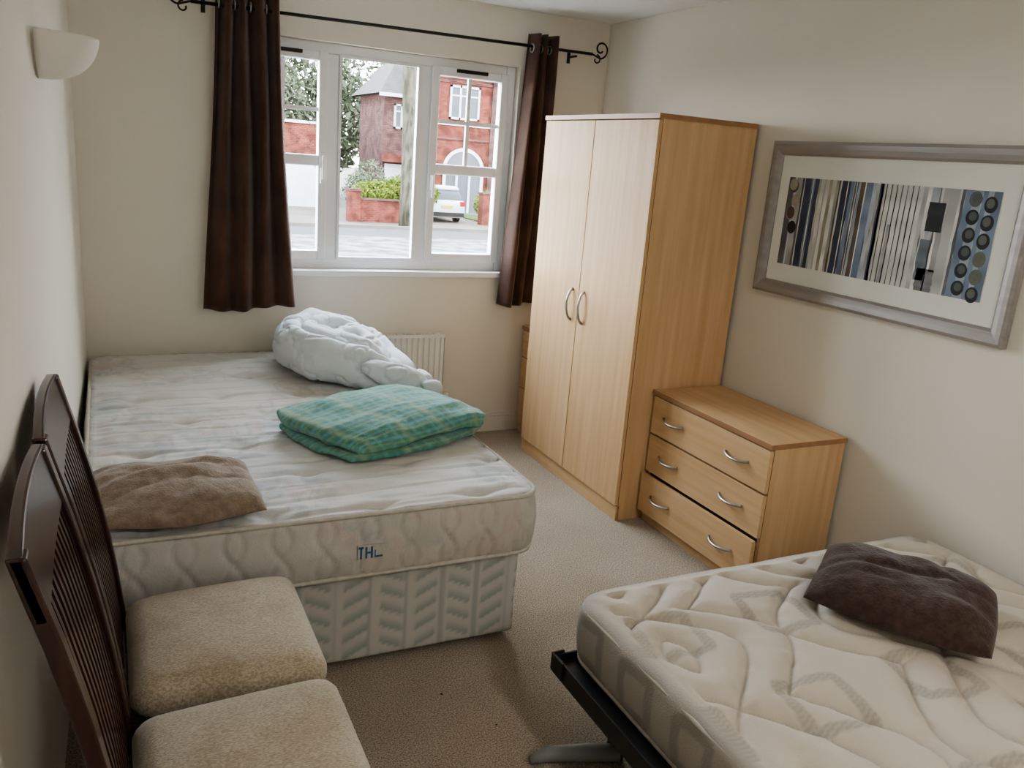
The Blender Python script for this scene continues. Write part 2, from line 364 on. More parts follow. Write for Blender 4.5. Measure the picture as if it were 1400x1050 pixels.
def chest(name,X0,X1,Y0,Y1,ZH,zs,hand,open_last=.012):
    g=group(name,((X0+X1)/2,(Y0+Y1)/2,0))
    boxes('carcass',[(X0+.02,X1,Y0,Y0+.018,0,ZH-.02),(X0+.02,X1,Y1-.018,Y1,0,ZH-.02),(X1-.006,X1,Y0+.018,Y1-.018,.02,ZH-.03)],M_oak,g)
    boxes('plinth',[(X0+.012,X0+.03,Y0+.0,Y1,0,zs[-1][0]-.003)],M_oakH,g)
    boxes('lining',[(X0+.019,X0+.022,Y0+.018,Y1-.018,.03,ZH-.02)],M_gap,g)
    boxes('top_board',[(X0-.006,X1,Y0-.008,Y1+.004,ZH-.022,ZH)],M_oakH,g,.002)
    boxes('top_edge_band',[(X0-.0075,X0-.006,Y0-.008,Y1+.004,ZH-.0215,ZH-.001),(X0-.006,X1,Y0-.0092,Y0-.008,ZH-.0215,ZH-.001)],M_oakE,g)
    for i,(a,b) in enumerate(zs):
        o=open_last if i==len(zs)-1 else 0
        boxes('drawer_%d'%(i+1),[(X0-o,X0+.018-o,Y0+.001,Y1-.001,a,b)],M_oakH,g,.002)
        if o: boxes('drawer_side',[(X0+.018-o,X0+.2,Y0+.02,Y0+.032,a+.02,b-.02),(X0+.018-o,X0+.2,Y1-.032,Y1-.02,a+.02,b-.02)],M_oakH,g)
        z=(a+b)/2+.005
        for k,(h0,h1) in enumerate(hand): bow_handle('handle_%d_%d'%(i+1,k+1),(X0-o,h0,z),(X0-o,h1,z),(-.026,0,-.008),M_steel,g,.006)
    return g
chest('chest_of_drawers',2.351,2.737,-2.154,-1.384,.646,[(.441,.617),(.253,.432),(.055,.243)],[(-1.615,-1.475),(-2.045,-1.905)],.02)
chest('bedside_cabinet',2.345,2.737,-.335,-.022,.66,[(.475,.632),(.285,.469),(.055,.279)],[(-.24,-.12)],0)

# ---------------------------------------------------------------- picture on right wall
pg=group('framed_picture',(W,-2.09,1.46))
pz0,pz1,py0,py1=1.135,1.778,-2.700,-1.500
fwid=.058
def frame_mesh():
    V=[];F=[]
    prof=[(0,0),(0,.026),(.012,.032),(.03,.03),(.048,.024),(fwid,.016),(fwid,0)]
    cs=[(py1,pz1,-1,-1),(py0,pz1,1,-1),(py0,pz0,1,1),(py1,pz0,-1,1)]
    for (y,z,sy,sz) in cs:
        for (i,d) in prof: V.append((W-.002-d,y+sy*i,z+sz*i))
    n=len(prof)
    for k in range(4):
        for i in range(n-1):
            a=k*n+i;b=((k+1)%4)*n+i; F.append((a,a+1,b+1,b))
    return V,F
V,F=frame_mesh(); mesh_obj('frame',V,F,M_frame,pg)
xm=W-.012
box('mount',xm,W-.002,py0+fwid-.01,py1-fwid+.01,pz0+fwid-.01,pz1-fwid+.01,M_mat,pg)
ay1,ay0,az0,az1=-1.612,-2.578,1.268,1.632
boxes('mount_bevel',[(xm-.001,xm,ay0-.012,ay1+.012,az0-.012,az0-.006),(xm-.001,xm,ay0-.012,ay1+.012,az1+.006,az1+.012)],M_mat,pg)
V=[];F=[];Cc_=[]
def aq(u0,u1,v0,v1,col,lay,jit=0):
    b=len(V); x=xm-.0012-.00025*lay
    y0=ay1+(ay0-ay1)*u0; y1=ay1+(ay0-ay1)*u1
    z0=az0+(az1-az0)*v0; z1=az0+(az1-az0)*v1
    n=8
    for i in range(n+1):
        t=i/n; zz=z0+(z1-z0)*t
        k=1+random.uniform(-.25,.3)
        for yy in(y0,y1):
            V.append((x,yy+random.uniform(-jit,jit),zz)); Cc_.append(tuple(min(1,max(0,q*k)) for q in col))
    for i in range(n): F.append((b+2*i,b+2*i+1,b+2*i+3,b+2*i+2))
def disc(u,v,ru,rv,col,lay):
    b=len(V); x=xm-.0012-.00025*lay; n=22
    yc=ay1+(ay0-ay1)*u; zc=az0+(az1-az0)*v
    V.append((x,yc,zc)); Cc_.append(col)
    for i in range(n):
        a=2*math.pi*i/n; V.append((x,yc+ru*math.cos(a),zc+rv*math.sin(a))); Cc_.append(tuple(q*random.uniform(.8,1.1) for q in col))
    for i in range(n): F.append((b,b+1+i,b+1+(i+1)%n))
NAV=(.06,.075,.115);BLU=(.18,.23,.31);LBL=(.36,.40,.45);BRN=(.13,.095,.075);TAN=(.40,.36,.29);CRM=(.70,.70,.65);BLK=(.03,.03,.035);GRY=(.42,.42,.41);DGR=(.13,.13,.14);OLV=(.16,.18,.13)
aq(0,1,0,1,CRM,0)
def strips(u0,cols,wd_):
    u=u0
    for cc,ww in zip(cols,wd_): aq(u,u+ww,0,1,cc,1,.002); u+=ww
strips(0,[DGR,LBL,GRY,DGR,NAV,BLU,NAV,GRY],[.035,.02,.022,.02,.035,.02,.022,.012])
strips(.205,[GRY,CRM,TAN,CRM,GRY,BRN],[.008,.018,.018,.02,.014,.008])
strips(.300,[NAV,BLU,DGR,LBL,BRN,BLU,LBL,GRY,NAV],[.045,.02,.02,.012,.025,.035,.02,.015,.02])
for i in range(7): aq(.522+i*.024,.522+i*.024+.0045,0,1,random.choice([BLK,DGR,BRN]),2,.0012)
aq(.50,.515,0,1,GRY,1); aq(.555,.575,0,.6,GRY,1,.002)
strips(.69,[GRY,CRM,LBL,GRY,CRM,GRY],[.02,.018,.02,.012,.03,.05])
aq(.715,.76,.1,.5,(.16,.19,.22),2,.003); aq(.725,.80,0,.22,(.2,.2,.21),2,.003); aq(.775,.80,.2,1,GRY,2,.003); aq(.76,.766,0,1,DGR,2,.002)
strips(.85,[DGR,BLU,LBL,BLU,LBL,BLU],[.012,.03,.035,.02,.02,.033])
aq(.725,.795,.58,.86,BLK,3,.001)
for i in range(3): aq(.04+i*.05,.045+i*.05,0,1,CRM,2,.0012); aq(.33+i*.045,.334+i*.045,0,1,CRM,2,.0012)
for k,cc in enumerate([BRN,TAN,TAN,BLK]): disc(.035+.02*(k%2),.90-.155*k,.024,.027,cc,3)
disc(.03,.92,.022,.025,TAN,4);disc(.036,.60,.022,.026,BRN,4)
for k in range(6): disc(.905,.92-.165*k,.024,.026,random.choice([BLK,OLV,DGR]),4); disc(.965,.88-.165*k,.024,.027,random.choice([BLK,OLV,DGR]),4)
for k in range(6): disc(.907,.93-.165*k,.015,.015,(.10,.12,.11),5); disc(.963,.89-.165*k,.015,.016,(.14,.16,.13),5)
mesh_obj('print',V,F,M_art,pg,cols=np.array(Cc_))

# ---------------------------------------------------------------- double divan bed
bg=group('double_bed',(.69,-1.1,0))
V,F,N=rbox(.055,1.325,-2.118,-.09,.028,.345,.02,.010)
P=V.copy()
cols=np.tile(np.array([.52,.51,.47]),(len(V),1))
u=np.where(np.abs(N[:,1])>.6,P[:,0],P[:,1]); zz=P[:,2]
def blend(cols,m,c,k): m=(m*k)[:,None]; return cols*(1-m)+np.array(c)*m
per=.118; pu=u/per; ph=pu%1; ci=np.floor(pu)%2
sgn=np.where(ci>0,1,-1)
st=((zz+sgn*(ph-.5)*.055)/.060)%1
inb=sstep(.08,.12,ph)*(1-sstep(.74,.78,ph))
chev=inb*sstep(0,.05,st)*(1-sstep(.10,.75,st))
cols=blend(cols,chev,(.22,.27,.25),.62)
cols=blend(cols,sstep(.80,.82,ph)*(1-sstep(.88,.90,ph)),(.30,.32,.30),.6)
cols=blend(cols,sstep(.93,.945,ph)*(1-sstep(.96,.975,ph)),(.30,.32,.30),.6)
mesh_obj('divan_base',V+N*((fbm(P,(3,3,6),5)-.5)*.012)[:,None],F,M_base,bg,True,cols)
boxes('castors',[(x,x+.04,y,y+.04,0,.03) for x in(.1,1.24) for y in(-2.06,-.2)],M_black,bg)
BY1=-.072
V,F,N=rbox(.012,1.375,-2.155,BY1,.338,.566,.03,.0088,plan=.085)
P=V.copy(); top=N[:,2]>.5
tx=(P[:,0]-.18)/.33; ty=(P[:,1]+.25)/.31; row=np.floor(ty+.5)
dx=((tx+.5*(row%2)+.5)%1-.5)*.33; dy=((ty+.5)%1-.5)*.31; rr=np.hypot(dx,dy)
tuft=np.exp(-(rr/.045)**2)
ql=np.abs(((P[:,1]+.02*np.sin(P[:,0]*4))/.105)%1-.5)*2
dt=-.016*tuft+.005*(fbm(P,(5,9,1),11)-.5)*2-.006*np.exp(-((1-ql)/.12)**2)+.010*(vn(P,(6,42,1),3)-.5)*np.exp(-(rr/.16)**2)*2+.010*(vn(P,(9,28,1),4)-.5)*sstep(.45,.7,vn(P,(2,2,1),6))
dt+=.012*(fbm(P,(1.5,1.5,1),21)-.5)-.004
edg=np.minimum.reduce([P[:,0]-.012,1.375-P[:,0],P[:,1]+2.155,BY1-P[:,1]])
dt*=sstep(0,.06,edg); dt-=.010*sstep(.10,0,edg)
side=~top&(N[:,2]>-.5)
uu=np.where(np.abs(N[:,1])>.6,P[:,0],P[:,1])
zc=(P[:,2]-.45)/.1
wav=np.abs(((uu/.13)+.22*np.sin(P[:,2]*28))%1-.5)*2; wav2=np.abs(((uu/.13)-.22*np.sin(P[:,2]*28))%1-.5)*2
seam=np.exp(-((1-wav)/.10)**2)+np.exp(-((1-wav2)/.10)**2)
ds=.014*(1-np.clip(zc,-1,1)**2)-.008*seam+.012*(fbm(P,(6,6,12),8)-.5)
V=V+N*np.where(top,dt,np.where(side,ds,0))[:,None]
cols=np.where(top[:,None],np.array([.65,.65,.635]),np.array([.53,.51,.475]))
Q=np.where(top[:,None],P,np.stack([uu,P[:,2],P[:,2]*0],1))
n1=vn(Q,(15,15,1),31);n2=vn(Q,(3.6,3.6,1),33);n3=vn(Q,(13,13,1),35)
msk=sstep(.44,.54,n2)
line=(np.exp(-((n1-.5)/.045)**2)+np.exp(-((vn(Q,(24,24,1),32)-.5)/.06)**2)*.7)*msk
leaf=sstep(.60,.68,n3)*msk
pink=sstep(.62,.72,vn(Q,(15,15,1),41))*msk
cols=blend(cols,np.clip(line,0,1),(.30,.35,.38),.52); cols=blend(cols,leaf,(.38,.43,.44),.42); cols=blend(cols,pink,(.56,.42,.40),.38)
cols=blend(cols,np.where(top,np.exp(-((1-ql)/.05)**2),seam*.5),(.42,.42,.41),.34)
cols=blend(cols,sstep(.48,.68,fbm(P,(2,2,1),51)),(.54,.47,.36),.36)
cols=blend(cols,sstep(.60,.72,fbm(P,(4,4,1),55)),(.46,.38,.27),.30)
cols=blend(cols,np.where(top,np.exp(-(rr/.012)**2),0),(.45,.38,.28),.7)
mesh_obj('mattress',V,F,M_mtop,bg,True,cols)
tube('piping_top',rrect(.016,1.373,-2.153,BY1-.002,.085,.552),.0075,M_piping,bg,8,True)
tube('piping_bottom',rrect(.016,1.373,-2.153,BY1-.002,.085,.352),.0075,M_piping,bg,8,True)
boxes('label',[(.745,.828,-2.176,-2.160,.417,.462)],M_piping,bg)
boxes('label_print',[(.747,.762,-2.177,-2.176,.452,.459),(.752,.758,-2.177,-2.176,.42,.457),(.768,.774,-2.177,-2.176,.42,.457),(.774,.785,-2.177,-2.176,.435,.441),(.785,.791,-2.177,-2.176,.42,.457),(.797,.80,-2.177,-2.176,.42,.445),(.80,.822,-2.177,-2.176,.42,.426)],M_blue,bg)

# ---------------------------------------------------------------- second bed
b2=group('metal_frame_bed',(1.97,-3.5,0))
bx0,bx1,by0,by1,bz0,bz1=1.262,2.700,-4.30,-2.566,.245,.437
V,F,N=rbox(bx0,bx1,by0,by1,bz0,bz1,.035,.0072,plan=.10)
P=V.copy(); top=N[:,2]>.5
LX,LY=.70,.86
A_=P[:,0]-bx0-.12; B_=P[:,1]-by1+.17
def ogee(sg):
    t=A_/LX+sg*(.25*np.sin(2*math.pi*B_/LY)+.04*np.sin(4*math.pi*B_/LY+.5))
    return np.abs(((t+.5)%1)-.5)*LX*.75
dm=np.minimum(ogee(1),ogee(-1))
edg=np.minimum.reduce([P[:,0]-bx0,bx1-P[:,0],P[:,1]-by0,by1-P[:,1]])
sm=np.where(edg>.05,np.minimum(dm,np.abs(dm-.115)),.04)
puff=1-np.exp(-(sm/.022))
wr=vn(P,(40,40,1),61)-.5; wr2=vn(P,(14,46,1),67)-.5; wr3=vn(P,(42,14,1),69)-.5
dt=.026*puff-.020+.009*wr*np.exp(-sm/.03)+.008*(wr2+wr3)*np.exp(-sm/.04)+.006*(fbm(P,(4,4,1),75)-.5)
dt+=.006*(vn(P,(26,26,1),77)-.5)*np.exp(-(edg/.07))
dt-=.014*sstep(.06,0,edg)
side=~top&(N[:,2]>-.5)
ds=.012*(1-np.clip((P[:,2]-.34)/.09,-1,1)**2)+.006*(vn(P,(14,14,5),71)-.5)
V=V+N*np.where(top,dt,np.where(side,ds,0))[:,None]
uu=np.where(np.abs(N[:,1])>.6,P[:,0],P[:,1])
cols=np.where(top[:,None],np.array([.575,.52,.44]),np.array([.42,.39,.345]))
def rsq(ax,ay,half,rad):
    qx=np.abs(ax)-half+rad; qy=np.abs(ay)-half+rad
    return np.hypot(np.maximum(qx,0),np.maximum(qy,0))+np.minimum(np.maximum(qx,qy),0)-rad
def prints(A,B,cell,half,an,ringw):
    cx=A/cell; cy=B/cell
    ky=np.floor(cy); ax=((cx+.5*(ky%2))%1-.5)*cell; ay=((cy)%1-.5)*cell
    bx=ax*math.cos(an)-ay*math.sin(an); by_=ax*math.sin(an)+ay*math.cos(an)
    sd=rsq(bx,by_,half,.03)
    return sstep(.003,-.003,sd)*sstep(-ringw-.003,-ringw+.003,sd)
pt=prints(P[:,0]-1.40,P[:,1]+2.66,.37,.100,.14,.032)
ps=prints(uu+.05,P[:,2]-.34+.115,.23,.075,.1,.032)
hatch=(np.sin((P[:,0]*.35+P[:,1])*430)>0)*1.0
pr=np.where(top,pt*(.62+.38*hatch),ps*.9)
cols=blend(cols,pr,(.23,.21,.185),.58)
cols=blend(cols,np.exp(-(sm/.0045)**2)*top*(edg>.05),(.32,.28,.235),.55)
cols=blend(cols,sstep(.5,.75,fbm(P,(2.5,2.5,1),81))*top,(.48,.41,.31),.35)
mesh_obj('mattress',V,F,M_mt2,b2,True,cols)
tube('piping_top',rrect(bx0+.003,bx1-.003,by0+.003,by1-.003,.10,bz1-.026),.007,M_piping,b2,8,True)
tube('piping_bottom',rrect(bx0+.003,bx1-.003,by0+.003,by1-.003,.10,bz0+.012),.007,M_piping,b2,8,True)
boxes('rails',[(1.205,1.212,-4.34,-2.60,.205,.262),(1.212,1.30,-4.34,-2.60,.228,.243),(2.705,2.712,-4.34,-2.60,.205,.262),(1.205,2.712,-2.607,-2.60,.205,.262),(1.205,2.712,-4.34,-4.333,.205,.262)],M_bframe,b2,.001)
boxes('corner_plates',[(1.198,1.205,-2.66,-2.60,.215,.268),(1.20,1.24,-2.600,-2.594,.215,.268)],M_bframe,b2,.001)
boxes('slats',[(1.262,2.705,y,y+.07,.212,.228) for y in np.arange(-4.28,-2.65,.13)],M_bframe,b2)
boxes('legs',[(x,x+.035,y,y+.035,0,.206) for x in(1.32,2.60) for y in(-2.78,-4.28)],M_bframe,b2)
tube('floor_foot',[(1.10,-2.70,.012),(1.15,-2.705,.022),(1.25,-2.74,.026),(1.34,-2.78,.03)],[.012,.022,.025,.026],M_grey,b2,14)

# ---------------------------------------------------------------- cushions
def pillow(name,cx,cy,z0,L,Wd,Hh,rot,m,seed,bow=.03,parent=None,wr=.01,n=90,flat=.3,sq=.22,creases=()):
    u,v=np.meshgrid(np.linspace(-1,1,n),np.linspace(-1,1,n),indexing='ij'); u=u.ravel();v=v.ravel()
    def surf(sgn):
        e=np.clip((1-np.abs(u)**3),0,1)**.5*np.clip((1-np.abs(v)**3),0,1)**.5
        x=L/2*u*(1-bow*(1-v*v)*np.abs(u))*np.sqrt(1-sq*v*v/2*u*u); y=Wd/2*v*(1-bow*(1-u*u)*np.abs(v))*np.sqrt(1-sq*u*u/2*v*v)
        z=np.where(sgn>0,Hh*(1-flat)*e,-Hh*flat*e)
        return np.stack([x,y,z],1),e
    T,e=surf(1);B,_=surf(-1)
    nz=fbm(T,(7,7,1),seed)-.5; ri=np.abs(fbm(T,(5,9,1),seed+9)-.5)*2
    T[:,2]+= (nz*wr*5+ (ri-.3)*wr*2.6)*np.clip(e*1.6,0,1)
    for (a0,b0,a1,b1,dep,wid) in creases:
        d=np.array([a1-a0,b1-b0]); L2=d@d; t=np.clip(((u-a0)*d[0]+(v-b0)*d[1])/L2,0,1)
        dd=np.hypot(u-a0-t*d[0],v-b0-t*d[1]); T[:,2]-=dep*np.exp(-(dd/wid)**2)*np.clip(e*1.6,0,1)
    V=np.vstack([T,B]); V[:,2]-=V[:,2].min()
    V[:,:2]+= (np.stack([vn(V,(5,5,1),seed+3),vn(V,(5,5,1),seed+5)],1)-.5)*.045
    c,s=math.cos(rot),math.sin(rot); X=V[:,0]*c-V[:,1]*s+cx; Y=V[:,0]*s+V[:,1]*c+cy
    V=np.stack([X,Y,V[:,2]+z0],1); F=[];K=n*n
    for i in range(n-1):
        for j in range(n-1):
            a=i*n+j; F.append((a,a+n,a+n+1,a+1)); F.append((K+a,K+a+1,K+a+n+1,K+a+n))
    bm=bmesh.new(); vs=[bm.verts.new(p) for p in V]
    for f in F: bm.faces.new([vs[i] for i in f])
    bmesh.ops.remove_doubles(bm,verts=bm.verts,dist=.0012)
    me=bpy.data.meshes.new(name); bm.to_mesh(me); bm.free(); me.materials.append(m)
    me.polygons.foreach_set('use_smooth',[True]*len(me.polygons))
    o=bpy.data.objects.new(name,me); link(o,parent); return o
pillow('taupe_cushion',.270,-1.935,.568,.475,.435,.088,.06,M_cush1,5,creases=[(-.8,.1,.5,.35,.012,.12),(-.2,-.9,.1,-.2,.010,.1)],flat=.25,bow=.02,wr=.007)
pillow('dark_brown_cushion',2.145,-2.972,.437,.49,.40,.135,math.radians(-56),M_cush2,17,creases=[(-.9,-.3,.2,.1,.012,.1),(.2,.8,.9,-.3,.010,.12)],bow=.0,wr=.008,sq=.1)

# ---------------------------------------------------------------- green folded blanket
gb=group('folded_green_blanket',(1.03,-1.45,.57))
ang=math.radians(22)
def layer(i,hx,hy,z0,z1,ox,oy,seed,rot=0,dome=0):
    r=min((z1-z0)*.49,.04)
    V,F,N=rbox(-hx,hx,-hy,hy,z0,z1,r,.0075)
    P=V.copy()
    a=np.clip(np.abs(P[:,0])/hx,0,1); b=np.clip(np.abs(P[:,1])/hy,0,1)
    e=(1-a**2.5)*(1-b**2.5); up_=(P[:,2]-z0)/(z1-z0)
    V=V+N*((fbm(P,(6,6,6),seed)-.5)*.026+(vn(P,(5,26,5),seed+7)-.5)*.012)[:,None]
    V[:,2]+=up_*(dome*e-.012*(1-e))+.020*(vn(P,(5,5,.1),seed+4)-.5)*(i+.2)
    q=1-.12*(a*b)**3; V[:,0]*=q; V[:,1]*=q
    V[:,0]+=(fbm(P,(3,3,9),seed+1)-.5)*.10; V[:,1]+=(fbm(P,(3,3,9),seed+2)-.5)*.10
    V[:,2]=np.maximum(V[:,2],0)
    t=P[:,1]+P[:,2]*.8+.02*(vn(P,(4,4,1),9)-.5); s2=P[:,0]+P[:,2]*.5
    k=(t/.060)%1
    cols=np.tile(np.array([.105,.28,.22]),(len(V),1))
    cols=blend(cols,sstep(.08,.14,k)*(1-sstep(.20,.26,k)),(.33,.38,.20),.65)
    cols=blend(cols,sstep(.42,.47,k)*(1-sstep(.62,.67,k)),(.18,.37,.43),.75)
    cols=blend(cols,sstep(.74,.78,k)*(1-sstep(.84,.88,k)),(.06,.20,.18),.6)
    kk=np.abs((s2/.045)%1-.5)*2
    cols=blend(cols,sstep(.55,.8,kk),(.18,.39,.36),.45)
    cols=blend(cols,sstep(.3,.1,np.abs((s2/.18)%1-.5)*2),(.32,.40,.25),.4)
    cols=cols*(.82+.36*vn(P,(70,70,70),77))[:,None]
    cr,sr=math.cos(ang+rot),math.sin(ang+rot)
    X=V[:,0]*cr-V[:,1]*sr+1.045+ox; Y=V[:,0]*sr+V[:,1]*cr-1.44+oy
    mesh_obj('fold_%d'%(i+1),np.stack([X,Y,V[:,2]+.571],1),F,M_towel,gb,True,cols)
layer(0,.335,.265,0,.038,-.01,-.01,101,-.05)
layer(1,.345,.280,.024,.084,.0,-.01,121,.03,dome=.032)

# ---------------------------------------------------------------- duvet
def duvet():
    pts=[]
    def path(P,n=30):
        P=np.array(P,float)
        for s_ in range(len(P)-1):
            for t in np.linspace(0,1,n//2,endpoint=False): pts.append(P[s_]*(1-t)+P[s_+1]*t)
        pts.append(P[-1])
    path([(1.01,-.26,.67,.11),(.935,-.38,.675,.12),(.92,-.55,.675,.12),(.99,-.70,.665,.115),(1.13,-.82,.645,.09),(1.26,-.92,.62,.065),(1.40,-1.02,.595,.03)])
    path([(1.02,-.26,.68,.12),(1.17,-.27,.67,.11),(1.27,-.42,.645,.09),(1.32,-.62,.62,.07),(1.40,-.92,.595,.03)])
    path([(1.0,-.40,.71,.085),(1.07,-.36,.722,.08),(1.16,-.42,.705,.08),(1.20,-.58,.675,.08)])
    path([(1.0,-.56,.70,.085),(1.10,-.66,.69,.08),(1.19,-.72,.66,.07)])
    path([(1.05,-.45,.65,.12),(1.17,-.55,.63,.10),(1.30,-.77,.605,.05)])
    bm=bmesh.new()
    for (x,y,z,r) in pts:
        bmesh.ops.create_icosphere(bm,subdivisions=2,radius=r,matrix=Matrix.Translation((x,y,z)))
    me=bpy.data.meshes.new('tmp'); bm.to_mesh(me); bm.free()
    o=bpy.data.objects.new('tmp',me); COL.objects.link(o)
    m=o.modifiers.new('r','REMESH'); m.mode='VOXEL'; m.voxel_size=.0065
    m=o.modifiers.new('s','SMOOTH'); m.iterations=5; m.factor=.5
    dg=bpy.context.evaluated_depsgraph_get(); ev=o.evaluated_get(dg); e=ev.to_mesh()
    n=len(e.vertices); V=np.zeros(n*3); e.vertices.foreach_get('co',V); V=V.reshape(-1,3); N=np.zeros(n*3); e.vertices.foreach_get('normal',N); N=N.reshape(-1,3)
    F=[tuple(p.vertices) for p in e.polygons]; ev.to_mesh_clear(); bpy.data.objects.remove(o)
    cx,cy=1.15,-.56
    a=np.arctan2(V[:,1]-cy,V[:,0]-cx); rr=np.hypot(V[:,0]-cx,V[:,1]-cy)
    sp=fbm(V,(2.2,2.2,2.2),200)
    t=(rr/.135+a/(2*math.pi)+sp*1.0+V[:,2]*1.8)%1
    fold=np.sqrt(np.clip(1-(2*np.abs(t-.5))**2.5,0,1))
    V=V+N*((fold-.75)*.054+.034*(fbm(V,(5,5,5),220)-.5)-.010*np.exp(-(np.abs(fbm(V,(9,9,9),240)-.5)/.025)**2))[:,None]
    V[:,2]=np.maximum(V[:,2],.570)
    o=mesh_obj('white_duvet',V,F,M_duvet,None,True)
    m=o.modifiers.new('s','SMOOTH'); m.iterations=1; m.factor=.5
duvet()

# ---------------------------------------------------------------- chairs
def sweep(path,w,t):
    V=[];F=[]
    for (x,z,y) in path:
        V+=[(x-t/2,y-w/2,z),(x+t/2,y-w/2,z),(x+t/2,y+w/2,z),(x-t/2,y+w/2,z)]
    for i in range(len(path)-1):
        for k in range(4): a=i*4+k;b=i*4+(k+1)%4; F.append((a,b,b+4,a+4))
    F.append((3,2,1,0)); n=len(path)-1; F.append((n*4,n*4+1,n*4+2,n*4+3))
    return V,F
PX=[(0,.135),(.2,.118),(.42,.098),(.6,.079),(.75,.054),(.9,.022),(1.0,-.004),(1.08,-.024)]
def px(z): 
    zs=[p[0] for p in PX]; return float(np.interp(z,zs,[p[1] for p in PX]))
def chair(name,yc,dx=0):
    g=group(name,(.3,yc,0)); hw=.232
    L=[]
    for sgn in(-1,1):
        L.append(sweep([(px(z)+dx,z,yc+sgn*(hw-.0175)) for z in np.linspace(0,1.058,16)],.035,.026))
    V,F=merge(L); o=mesh_obj('back_posts',V,F,M_dark,g); add_bevel(o,.004)
    V=[];F=[];n=20
    for i in range(n+1):
        u=-1+2*i/n; y=yc+u*hw; crest=.012*(1-u*u); cur=.004*(1-u*u)
        for z,t in((.955,.010),(.955,-.010),(1.058+crest,-.011),(1.058+crest,.009)):
            V.append((px(z)+dx+t-cur,y,z))
    for i in range(n):
        for k in range(4): a=i*4+k;b=i*4+(k+1)%4; F.append((a,b,b+4,a+4))
    F.append((3,2,1,0)); F.append((n*4,n*4+1,n*4+2,n*4+3))
    o=mesh_obj('top_rail',V,F,M_dark,g); add_bevel(o,.004)
    L=[]
    for i in range(12):
        y=yc-hw+.035+(2*hw-.07)*(i+.5)/12
        L.append(sweep([(px(z)+dx,z,y) for z in np.linspace(.44,.965,10)],.015,.009))
    V,F=merge(L); mesh_obj('slats',V,F,M_dark,g)
    boxes('seat_frame',[(.10+dx,.495+dx,yc-hw+.01,yc+hw-.01,.345,.405)],M_dark,g,.004)
    L=[]
    for sgn in(-1,1): L.append(sweep([(.475+dx,0,yc+sgn*(hw-.035)),(.475+dx,.36,yc+sgn*(hw-.035))],.036,.036))
    V,F=merge(L); o=mesh_obj('front_legs',V,F,M_dark,g); add_bevel(o,.003)
    boxes('stretchers',[(.13+dx,.47+dx,yc+sg*(hw-.035)-.009,yc+sg*(hw-.035)+.009,.15,.18) for sg in(-1,1)],M_dark,g,.002)
    V,F,N=rbox(.108+dx,.528+dx,yc-hw+.002,yc+hw-.002,.390,.474,.036,.010,plan=.045)
    u=(V[:,0]-.315-dx)/.207; v=(V[:,1]-yc)/hw
    V[:,2]+=np.where(V[:,2]>.43,.024*np.clip(1-u**4,0,1)*np.clip(1-v**4,0,1),0)
    k=1-.10*(1-u)/2; V[:,1]=yc+(V[:,1]-yc)*k
    mesh_obj('seat_cushion',V,F,M_seat,g,True)
chair('dining_chair',-2.51); chair('dining_chair.001',-2.998)

V,F=[],[]
for (x,y,r) in [(.98,-2.33,.005),(1.0,-2.36,.003),(1.02,-2.30,.002),(1.08,-2.52,.004)]:
    b=len(V); n=9
    V.append((x,y,.004))
    for i in range(n):
        a=2*math.pi*i/n; q=r*random.uniform(.5,1.2); V.append((x+q*math.cos(a),y+q*math.sin(a),.0015))
    for i in range(n): F.append((b,b+1+i,b+1+(i+1)%n))
mesh_obj('carpet_lint',V,F,M_gap)

# ---------------------------------------------------------------- added fill light, modelled as a pendant, unseen behind the camera
lg=group('added_fill_pendant',(1.5,-4.75,2.2))
tube('cord',[(1.5,-4.75,2.4),(1.5,-4.75,2.2)],.004,M_upvc,lg)
tube('rose',[(1.5,-4.75,2.4),(1.5,-4.75,2.375)],.045,M_upvc,lg,20)
V=[];F=[];n=32
for z,r in((2.10,.19),(2.28,.15)):
    for i in range(n): a=2*math.pi*i/n; V.append((1.5+r*math.cos(a),-4.75+r*math.sin(a),z))
for i in range(n): F.append((i,(i+1)%n,n+(i+1)%n,n+i))
mesh_obj('shade',V,F,M_plaster,lg,True)
ld=bpy.data.lights.new('fill_bulb','POINT'); ld.energy=23; ld.color=(1,.98,.95); ld.shadow_soft_size=.14  # invented source, brightens the room beyond the window daylight
lo=bpy.data.objects.new('fill_bulb',ld); lo.location=(1.5,-4.75,2.08); link(lo,lg)

# ---------------------------------------------------------------- outside
GZ=-1.2; k=.12
def dk(c): return tuple(q*k for q in c)
M_road=mat('asphalt',dk((.42,.42,.42)),.9,dk((.34,.34,.35)),3,detail=6,spec=.1)
M_grav=mat('gravel',dk((.45,.46,.47)),.95,dk((1.05,1.06,1.08)),1.6,detail=10,spec=.1,ramp=(.42,.58))
M_pave=mat('paving',dk((.75,.66,.56)),.9,dk((.55,.48,.42)),1,spec=.1)
M_grass=mat('lawn',dk((.22,.34,.08)),.95,dk((.30,.42,.12)),4,spec=.1)
M_brickR=brickmat('red_brick',dk((1.0,.20,.12)),dk((.66,.12,.08)),dk((.70,.45,.38)))
M_brickD=brickmat('dark_brick',dk((.60,.21,.18)),dk((.30,.11,.11)),dk((.85,.7,.62)))
M_roof=mat('roof_tiles',dk((.30,.28,.29)),.8,dk((.46,.42,.40)),3,stretch=(1,1,6),spec=.1)
M_white=mat('white_paint',dk((2.8,2.9,3.0)),.6,dk((2.5,2.6,2.7)),3,spec=.1)
M_winD=mat('dark_window',dk((.55,.6,.68)),.3,dk((.4,.45,.5)),1,spec=.1)
M_bark=mat('bark',dk((.50,.46,.34)),.95,dk((.20,.20,.13)),2.4,stretch=(3,3,1.0),bump=.6,bscale=8,spec=.1,detail=6,ramp=(.4,.6))
M_leafA=mat('hedge_leaves',dk((.35,.62,.06)),.8,dk((.90,1.0,.15)),4,spec=.1)
